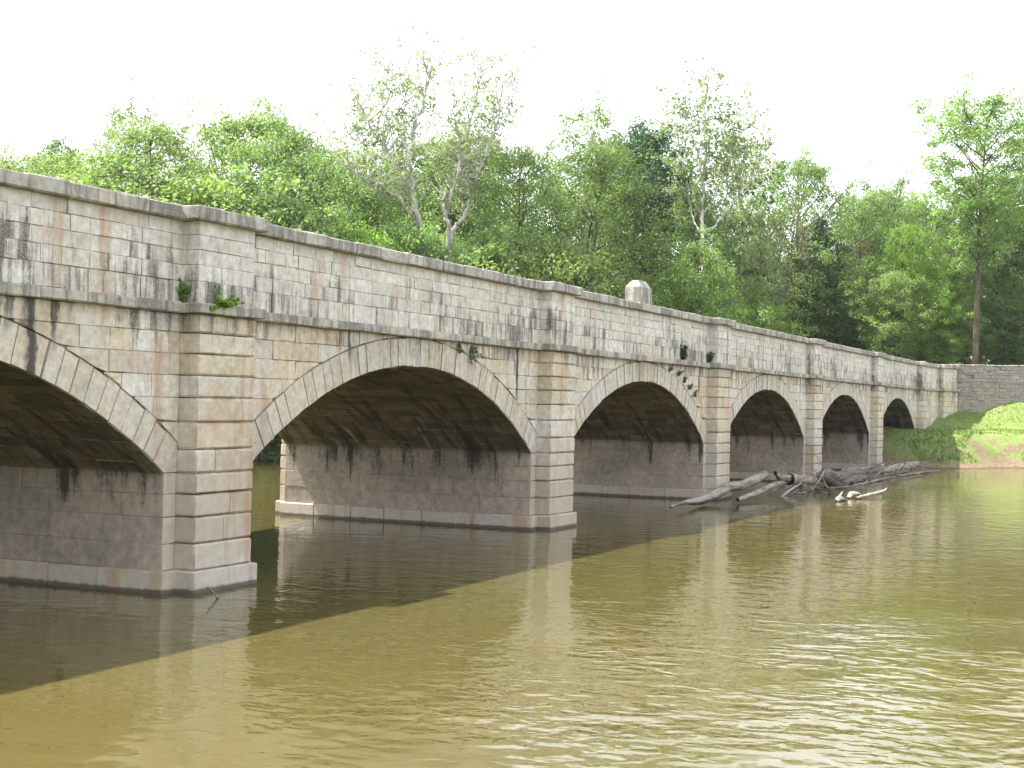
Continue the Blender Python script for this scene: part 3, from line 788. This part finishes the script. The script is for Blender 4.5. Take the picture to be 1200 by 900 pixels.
# --- pale trunked sycamores, limbs laid out after the photograph
def sycamore(px, py, dist, PT, label, seed, leafn, colour, topkm, size=.12, per=9):
    d = ray(px, py); hd = math.hypot(d[0], d[1])
    x, y = CAM[0]+d[0]/hd*dist, CAM[1]+d[1]/hd*dist; z0 = hz(x, y)
    zb = CAM[2]+d[2]/hd*dist-z0
    k = dist/F
    t = Tree(seed); r = t.r
    t.tube([(0, 0, -.4), (.05, 0, zb*.5), (0, 0, zb)], [.36, .30, PT[0][0]], 8)
    for rad, pts in PT:
        P = np.array([((qx-px)*k, r.normal(0, .35)+dep, zb+(py-qy)*k) for qx, qy, dep in pts])
        n = 4*len(P); ti = np.linspace(0, len(P)-1, n)
        Q = np.column_stack([np.interp(ti, np.arange(len(P)), P[:, c]) for c in range(3)])+r.normal(0, .07, (n, 3))
        Q[0] = P[0]
        t.tube(Q, np.linspace(rad, rad*.2, n)*.8, 7)
        for q in range(n//4, n):
            f = q/n
            for _ in range(2 if f > .35 else 1):
                dv = r.normal(0, 1, 3); dv[2] = abs(dv[2])*.9+.3; dv[1] *= .9
                e = t.limb(Q[q], dv, r.uniform(1.2, 3.2)*(.7+.5*f), rad*.2+.015, 5, .17, .05, .008)
                for w in e[2:]:
                    if r.random() < leafn: t.clump(w+r.normal(0, .3, 3), r.uniform(.3, .75), int(r.uniform(3, per*1.4)))
                if r.random() < .7:
                    e2 = t.limb(e[3], r.normal(0, .6, 3)+np.array([0, 0, .8]), r.uniform(.8, 2), .018, 4, .18, .06, .005)
                    for w in e2[1:]:
                        if r.random() < leafn: t.clump(w, r.uniform(.25, .5), int(r.uniform(2, 7)))
    o = empty('sycamore_tree', (x, y, z0), label, 'tree', 'pale trunked trees', YAW-math.pi/2)
    t.w.build('trunk', M['pale_bark'], o, smooth=True)
    c = t.leaves(size).build('crown', M['leaf'], o); c.color = (*colour, 1)
    return o
zx = lambda p: (380+p[0]/3.4625, 50+p[1]/3.4625, p[2])
S1 = [(.30, [(415, 865, 0), (395, 780, 0), (372, 700, 0), (345, 610, .3), (310, 530, .5), (250, 470, 1), (205, 390, 1.2), (150, 300, 1.5), (105, 250, 2)]),
      (.22, [(372, 700, 0), (350, 590, -.5), (345, 480, -.8), (355, 380, -1), (385, 280, -1.3), (410, 180, -1.4), (395, 90, -1.5)]),
      (.20, [(365, 720, 0), (310, 650, -1), (265, 620, -1.5), (190, 575, -2), (120, 540, -2.6)]),
      (.13, [(265, 620, -1.5), (240, 640, -2), (190, 600, -2.5), (140, 560, -3)]),
      (.14, [(250, 470, 1), (230, 380, 0), (245, 260, 0), (260, 150, .5), (230, 95, .5)]),
      (.12, [(345, 480, -.8), (310, 370, 0), (300, 260, 0), (330, 160, 0)]),
      (.12, [(205, 390, 1), (160, 410, 1), (90, 370, 1.5), (40, 330, 2)])]
S2 = [(.26, [(500, 880, 0), (510, 800, 0), (490, 720, 0), (475, 640, .2), (515, 545, .5), (550, 450, .8), (570, 330, 1), (600, 200, 1.4), (612, 60, 1.6)]),
      (.22, [(510, 800, 0), (530, 745, 0), (568, 705, 0), (585, 640, -.6), (610, 560, -1), (650, 450, -1.4), (690, 330, -1.6), (715, 180, -2)]),
      (.16, [(568, 705, 0), (550, 640, .8), (552, 570, 1.2), (590, 470, 1.5), (640, 380, 2)]),
      (.16, [(490, 720, 0), (510, 640, -.8), (535, 540, -1), (545, 420, -1.5), (520, 300, -1.5), (500, 200, -2)]),
      (.11, [(535, 540, -1), (590, 450, -1), (660, 320, -1.2), (740, 290, -1.5)]),
      (.10, [(550, 450, .8), (470, 480, .8), (400, 450, 1)])]
sycamore(497, 298, 104, [(a, [zx(p) for p in b]) for a, b in S1], 'left of two pale trunked trees with open branching and sparse leaves', 21, .55, (.16, .21, .10), 1, .125, 9)
sycamore(525, 303, 106, [(a, [zx(p) for p in b]) for a, b in S2], 'right of two pale trunked trees, forking low, tallest sparse top', 22, .55, (.16, .21, .10), 1, .125, 9)
S3 = [(.19, [(822, 312, 0), (823, 270, 0), (822, 225, 0), (822, 180, 0), (824, 140, 0), (822, 108, 0)]),
      (.10, [(823, 280, 0), (812, 255, .6), (808, 225, 1), (800, 190, 1.5), (794, 150, 2)]),
      (.10, [(823, 255, 0), (835, 230, -.8), (848, 200, -1), (858, 165, -1.5), (862, 135, -1.5)]),
      (.12, [(823, 275, 0), (845, 255, .6), (862, 235, 1), (880, 205, 1.2), (892, 185, 1.5)]),
      (.11, [(822, 215, 0), (812, 180, -1), (800, 145, -1.2), (788, 132, -1)])]
sycamore(822, 312, 120, S3, 'single tall tree with a pale straight stem right of the dense dark tree', 23, 2.0, (.15, .195, .095), 1, .13, 14)

# --- the wood behind, one mass
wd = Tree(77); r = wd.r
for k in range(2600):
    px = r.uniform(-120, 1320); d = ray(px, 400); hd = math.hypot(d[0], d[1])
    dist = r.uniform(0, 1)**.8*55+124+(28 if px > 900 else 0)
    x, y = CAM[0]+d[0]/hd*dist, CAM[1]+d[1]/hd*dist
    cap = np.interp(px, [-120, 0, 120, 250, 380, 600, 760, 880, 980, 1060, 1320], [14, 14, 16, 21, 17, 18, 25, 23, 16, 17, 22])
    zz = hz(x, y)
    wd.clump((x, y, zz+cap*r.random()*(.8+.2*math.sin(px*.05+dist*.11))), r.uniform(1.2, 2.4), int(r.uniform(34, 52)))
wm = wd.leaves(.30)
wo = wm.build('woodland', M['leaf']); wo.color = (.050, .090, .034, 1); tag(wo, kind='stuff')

# ------------------------------------------------------------------ grass and weeds on the bank
gr = np.random.default_rng(5)
mb = MB(); V = []; Tn = []
N = 90000
x = gr.uniform(79, 132, N); y = gr.uniform(-26, 9, N)
h = height(x, y); df = sdist(FAR, x, y)
cov = vnoise(x, y, 2.2, 12)*.6+vnoise(x, y, .8, 13)*.4
near_w = np.clip(1-np.abs(df-4)/4, 0, 1)
keep = (h > .35) & (cov > .33-.1*near_w) & ~((y > -1.0) & (x > 97)) & ((h < 7) | (gr.random(N) < .8))
slope_bare = (df > .8) & (df < 4.6) & (((vnoise(x, y, 3.0, 20) > .50) & (y < -4.5)) | (y < -9.5))
keep &= ~slope_bare
x, y, h, df = x[keep], y[keep], h[keep], df[keep]
wdz = np.clip((7.5-df)/4, 0, 1)*(cov[keep] > .5)
tall = gr.uniform(.04, .11, len(x))+wdz*gr.uniform(.03, .24, len(x))+np.where(gr.random(len(x)) < .01, .2, 0)
for i in range(len(x)):
    az = gr.uniform(0, 6.28); w = .022+tall[i]*.13; c, s = math.cos(az)*w, math.sin(az)*w
    lx, ly = gr.normal(0, .35*tall[i], 2)
    V += [(x[i]-c, y[i]-s, h[i]-.03), (x[i]+c, y[i]+s, h[i]-.03), (x[i]+lx+c*.6, y[i]+ly+s*.6, h[i]+tall[i]*.75), (x[i]+lx*1.4-c*.5, y[i]+ly*1.4-s*.5, h[i]+tall[i])]
    Tn.append((gr.random(), gr.random()**2, 0))
mb.v = V; mb.f = [(4*i, 4*i+1, 4*i+2, 4*i+3) for i in range(len(x))]; mb.t = Tn; mb.m = [0]*len(x)
o = mb.build('grass', M['grass']); o.color = (.125, .178, .055, 1); tag(o, kind='stuff')

# ------------------------------------------------------------------ plants on the masonry
def plant(name, loc, n, spread, rad, label, colour, cat='plant', size=.05, per=14, up=1.0, seed=0, stemr=.006):
    t = Tree(300+seed); r = t.r
    for _ in range(n):
        dv = np.array([r.normal(0, spread[0]), -abs(r.normal(0, spread[1]))-.02, up*r.uniform(.3, 1)])
        e = t.limb((0, 0, 0), dv, float(np.linalg.norm(dv)), stemr, 4, .15, 0, .003)
        for q in e[1:]: t.clump(q, rad, per)
    o = empty(name, loc, label, cat)
    t.w.build('stem', M['bark'], o); c = t.leaves(size, .8).build('leaves', M['leaf'], o); c.color = (*colour, 1)
plant('weed', (-1.09, -.03, 6.24), 9, (.05, .06), .05, 'thin green weed climbing the corner left of the first pilaster', (.17, .25, .08), size=.035, up=.62, seed=1)
plant('weed', (-.42, -.44, 6.24), 5, (.12, .05), .05, 'small sprig on the ledge in front of the first pilaster', (.16, .24, .08), size=.035, up=.42, per=8, seed=2)
plant('moss_cushion', (-.45, -.60, 6.2), 40, (.24, .09), .05, 'bright yellow green moss cushion on the ledge of the first pilaster', (.16, .26, .02), 'moss', .022, 46, .09, 3)
plant('vine', (13.2, -.05, 5.95), 9, (.22, .04), .055, 'vine hanging below the ledge right of the second arch crown', G3, 'vine', .042, 9, -.75, 4)
plant('vine', (12.3, -.05, 5.97), 4, (.06, .04), .045, 'short vine tuft under the ledge left of the longer vine', G3, 'vine', .042, 9, -.4, 5)
for k, (vx, vz) in enumerate(((32.4, 5.72), (33.4, 5.5), (34.3, 5.24), (35.1, 4.98), (35.9, 4.68))):
    plant('vine', (vx, -.05, vz), 4, (.10, .04), .05, ['topmost', 'second highest', 'middle', 'second lowest', 'lowest'][k]+' dark weed rooted in the joint over the third arch', G3, 'vine', .042, 9, .28, 6+k)
plant('weed', (34.0, -.06, 6.25), 12, (.10, .05), .075, 'leafy green plant on the ledge over the third arch', (.05, .10, .03), 'plant', .07, 16, .65, 14)

plant('moss_patch', (37.78, -.03, 6.26), 16, (.05, .12), .06, 'dull green moss in the corner left of the third pilaster above the ledge', (.07, .10, .03), 'moss', .045, 14, .5, 15)

# ------------------------------------------------------------------ driftwood
def log(name, pts, rad, label, mat='drift', cat='log', group='driftwood caught on the piers', stubs=0, seed=0, sides=12, knob=.1):
    t = Tree(500+seed); r = t.r
    P = np.array(pts, float); n = 6*len(P); ti = np.linspace(0, len(P)-1, n)
    Q = np.column_stack([np.interp(ti, np.arange(len(P)), P[:, c]) for c in range(3)])
    for _ in range(3): Q[1:-1] = (Q[:-2]+2*Q[1:-1]+Q[2:])/4
    R_ = np.interp(np.linspace(0, 1, n), np.linspace(0, 1, len(rad)), rad)*.7
    lump = np.convolve(r.normal(0, knob*2.6, n+18), np.ones(9)/9, 'same')[9:-9]
    R_ = np.maximum(R_*(1+lump), .01)
    c0 = Q.mean(0); c0[2] = 0
    n0 = len(t.w.v); t.tube(Q-c0, R_, sides)
    ridge = r.normal(0, .11, sides)                    # grain ridges that run along the log, drifting slowly
    for i in range(n):
        ridge = ridge*.93+r.normal(0, .045, sides)
        for k in range(sides):
            v = np.array(t.w.v[n0+i*sides+k]); t.w.v[n0+i*sides+k] = tuple((Q[i]-c0)+(v-(Q[i]-c0))*(1+ridge[k]))
    for _ in range(stubs):
        i = int(r.uniform(1, n-2)); dv = r.normal(0, 1, 3)
        t.limb(Q[i]-c0, dv, r.uniform(.15, .5), R_[i]*.35, 4, .15, 0, R_[i]*.08)
    return tag(t.w.build(name, M[mat], loc=tuple(c0), smooth=True), label, cat, group)
log('driftwood_log', [(28.9, -1.3, .22), (31.0, -1.2, .30), (33.8, -1.1, .22), (36.2, -1.15, .45), (37.6, -1.2, .66), (39.6, -1.25, .62), (41.6, -1.3, .80), (43.2, -1.35, 1.02)], (.07, .13, .26, .34, .30, .34, .36, .33), 'largest smooth grey log slanting up out of the water by the third pilaster', stubs=2, seed=1, knob=.05)
log('driftwood_log', [(36.4, -1.95, .15), (39.5, -1.9, .28), (43.0, -1.8, .50), (46.6, -1.7, .66), (47.6, -1.6, .75)], (.13, .18, .2, .22, .3), 'slimmer grey log lying alongside the largest log', seed=2, knob=.05)
log('driftwood_log', [(43.1, -1.9, 1.12), (44.2, -1.8, .82), (46.2, -1.8, .7), (48.5, -1.9, .55)], (.12, .2, .32, .36), 'forked grey stump with a short raised arm', stubs=2, seed=3)
log('driftwood_log', [(46.0, -1.9, .72), (48.0, -1.8, .55), (50.5, -2.2, .45), (52.2, -2.5, .15)], (.42, .42, .36, .2), 'thick gnarled grey log between forked stump and root mass', stubs=5, seed=4)
log('driftwood_log', [(50.4, -2.3, .55), (51.4, -2.5, .75), (52.6, -2.6, .4), (54.2, -3.0, .12)], (.3, .55, .5, .2), 'knotty root mass at the outer end of the near log jam', 'drift_dark', stubs=12, seed=5, knob=.2)
log('branch', [(42.8, -2.2, -.1), (44.6, -2.3, .25), (47.0, -2.3, .5)], (.08, .1, .08), 'short grey branch dipping into the water below the forked stump', cat='branch', seed=6)
log('branch', [(43.4, -1.4, 2.15), (47.0, -1.45, 1.35), (51.8, -1.6, .35)], (.03, .05, .06), 'long thin bare pole leaning up over the near log jam', cat='branch', seed=7, sides=5)
log('branch', [(49.5, -2.9, .9), (51, -2.9, .6), (52.6, -3.1, .0)], (.03, .04, .04), 'thin crooked branch in front of the root mass', cat='branch', seed=8, sides=5)
log('branch', [(47.5, -2.7, .1), (49.6, -2.7, .7), (50.6, -2.6, .95)], (.05, .07, .05), 'pale stick crossing the gnarled log', cat='branch', seed=18, sides=6)
FL = .62
jam = [
 ([(52.5, -1.6, .45), (60, -1.7, .55), (68, -1.8, .45), (77.4, -2.0, .35)], (.35, .5, .5, .42), 'long bark covered log at the back of the far log jam', 'drift_dark'),
 ([(53.5, -2.2, .25), (60, -2.4, .3), (66, -2.6, .2)], (.3, .34, .2), 'dark log in front of the far log jam', 'drift_dark'),
 ([(60.5, -1.5, .9), (66, -1.6, .85), (71, -1.7, .75)], (.22, .26, .18), 'upper log resting on the far log jam', 'drift'),
 ([(70, -2.0, .45), (75, -2.5, .6), (78.4, -3.0, .9)], (.35, .42, .36), 'pale broken log end at the right tip of the far log jam', 'drift'),
 ([(55, -3.2, .05), (62, -3.3, .12), (69, -3.1, .08)], (.09, .12, .06), 'long thin log floating along the edge of the far log jam', 'drift'),
 ([(70, -3.2, .08), (76, -3.6, .1), (82, -4.0, .06)], (.08, .08, .03), 'thin pole trailing right from the far log jam', 'drift'),
]
for k, (p, rd, lb, m) in enumerate(jam): log('driftwood_log', [(a, b, c*FL) for a, b, c in p], rd, lb, m, stubs=2, seed=30+k, knob=.12)
t = Tree(61); r = t.r                      # tangle of sticks too fine to count
for _ in range(260):
    u = r.random(); bx = 45+u*33; by = r.normal(-2.2, .5)-.25*u; bz = abs(r.normal(.2, .16))
    dv = r.normal(0, 1, 3)*np.array([1.6, .6, .16])
    t.limb((bx, by, bz), dv, r.uniform(.7, 3), r.uniform(.015, .045), 4, .18, -.03, .008)
tag(t.w.build('driftwood_sticks', M['drift'], smooth=True), kind='stuff')
# sunlit wreckage further out
log('driftwood_log', [(43.5, -5.7, .05), (44.6, -6.0, .12), (46.5, -6.4, .22), (47.2, -6.5, .4)], (.08, .16, .14, .07), 'pale sunlit trough shaped piece of driftwood floating out in the river', group='driftwood floating in the sun', seed=41)
log('driftwood_log', [(43.7, -5.3, .0), (44.2, -5.35, .20), (44.9, -5.5, .18), (45.4, -5.6, .0)], (.12, .19, .18, .12), 'pale sunlit hump of wood beside the trough shaped piece', group='driftwood floating in the sun', seed=42)
log('driftwood_log', [(42.3, -5.0, .0), (42.9, -5.05, .12), (43.4, -5.1, .34)], (.10, .10, .03), 'small sunlit stub with a raised tip at the left of the floating wood', group='driftwood floating in the sun', seed=43)
log('driftwood_log', [(40.9, -5.35, .02), (41.3, -5.4, .14), (41.9, -5.6, .02)], (.1, .17, .08), 'lowest small sunlit lump nearest the camera in the floating wood', group='driftwood floating in the sun', seed=44)
log('branch', [(48.2, -7.3, -.1), (48.2, -7.3, .3), (48.25, -7.35, .62)], (.025, .025, .015), 'lone thin twig standing in the sunlit water right of the floating wood', cat='branch', group='driftwood floating in the sun', seed=45, sides=5)
log('branch', [(-1.30, -1.42, -.15), (-1.42, -1.36, .05), (-1.66, -1.30, .27)], (.03, .035, .025), 'short bleached stick poking from the water at the nearest pier', cat='branch', group='sticks by the piers', seed=46, sides=7)

# ------------------------------------------------------------------ summer haze in the air
nt = NT('haze_air')
vol = nt.n('ShaderNodeVolumePrincipled', {'Color': (.95, .97, 1.0, 1), 'Density': HAZE, 'Anisotropy': .2})
nt.n('ShaderNodeOutputMaterial', {'Volume': vol.outputs[0]})
mb = MB(); slab(mb, -960, 1560, -960, 1560, -16, 60)
tag(mb.build('haze', nt.mat), kind='stuff')

# ------------------------------------------------------------------ light
toward = Vector((-.10, .55, 1.0)).normalized()
el = math.asin(toward.z); az = math.atan2(toward.x, toward.y)
sun = bpy.data.lights.new('sun', 'SUN'); sun.energy = 4.8; sun.angle = R(.53); sun.color = (1.0, .95, .86)
so = bpy.data.objects.new('sun', sun); C.objects.link(so); so.rotation_euler = (-toward).to_track_quat('-Z', 'Y').to_euler(); so.location = (0, 0, 60)
w = bpy.data.worlds.new('World'); scene.world = w; w.use_nodes = True
nt = NT('', w.node_tree)
sky = nt.n('ShaderNodeTexSky', sky_type='NISHITA'); sky.sun_disc = False
sky.sun_elevation = el; sky.sun_rotation = az; sky.air_density = 1.0; sky.dust_density = 5.0; sky.ozone_density = 1.0; sky.altitude = 100
hazy = nt.mix(.55, sky.outputs[0], (8.6, 8.7, 8.8))        # thin bright overcast veil in front of the blue
bg = nt.n('ShaderNodeBackground', {'Color': hazy, 'Strength': .12})
nt.n('ShaderNodeOutputWorld', {'Surface': bg.outputs[0]})

# ------------------------------------------------------------------ camera and render
cam = bpy.data.cameras.new('camera'); co = bpy.data.objects.new('camera', cam); C.objects.link(co)
cam.sensor_width = 36; cam.lens = 36*F/1200; cam.clip_start = .1; cam.clip_end = 4000
co.matrix_world = Matrix(((r2[0], u2[0], -fw[0], CAM[0]), (r2[1], u2[1], -fw[1], CAM[1]), (r2[2], u2[2], -fw[2], CAM[2]), (0, 0, 0, 1)))
scene.camera = co
scene.render.resolution_x, scene.render.resolution_y = 1024, 768
vs_ = scene.view_settings; vs_.view_transform = 'Standard'; vs_.look = 'None'; vs_.exposure = 1.68; vs_.gamma = 1; vs_.use_curve_mapping = False
scene.render.engine = 'CYCLES'
cy = scene.cycles; cy.max_bounces = 6; cy.diffuse_bounces = 3; cy.glossy_bounces = 3; cy.transmission_bounces = 3; cy.transparent_max_bounces = 4
cy.use_denoising = True; cy.sample_clamp_indirect = 8; cy.caustics_reflective = False; cy.caustics_refractive = False
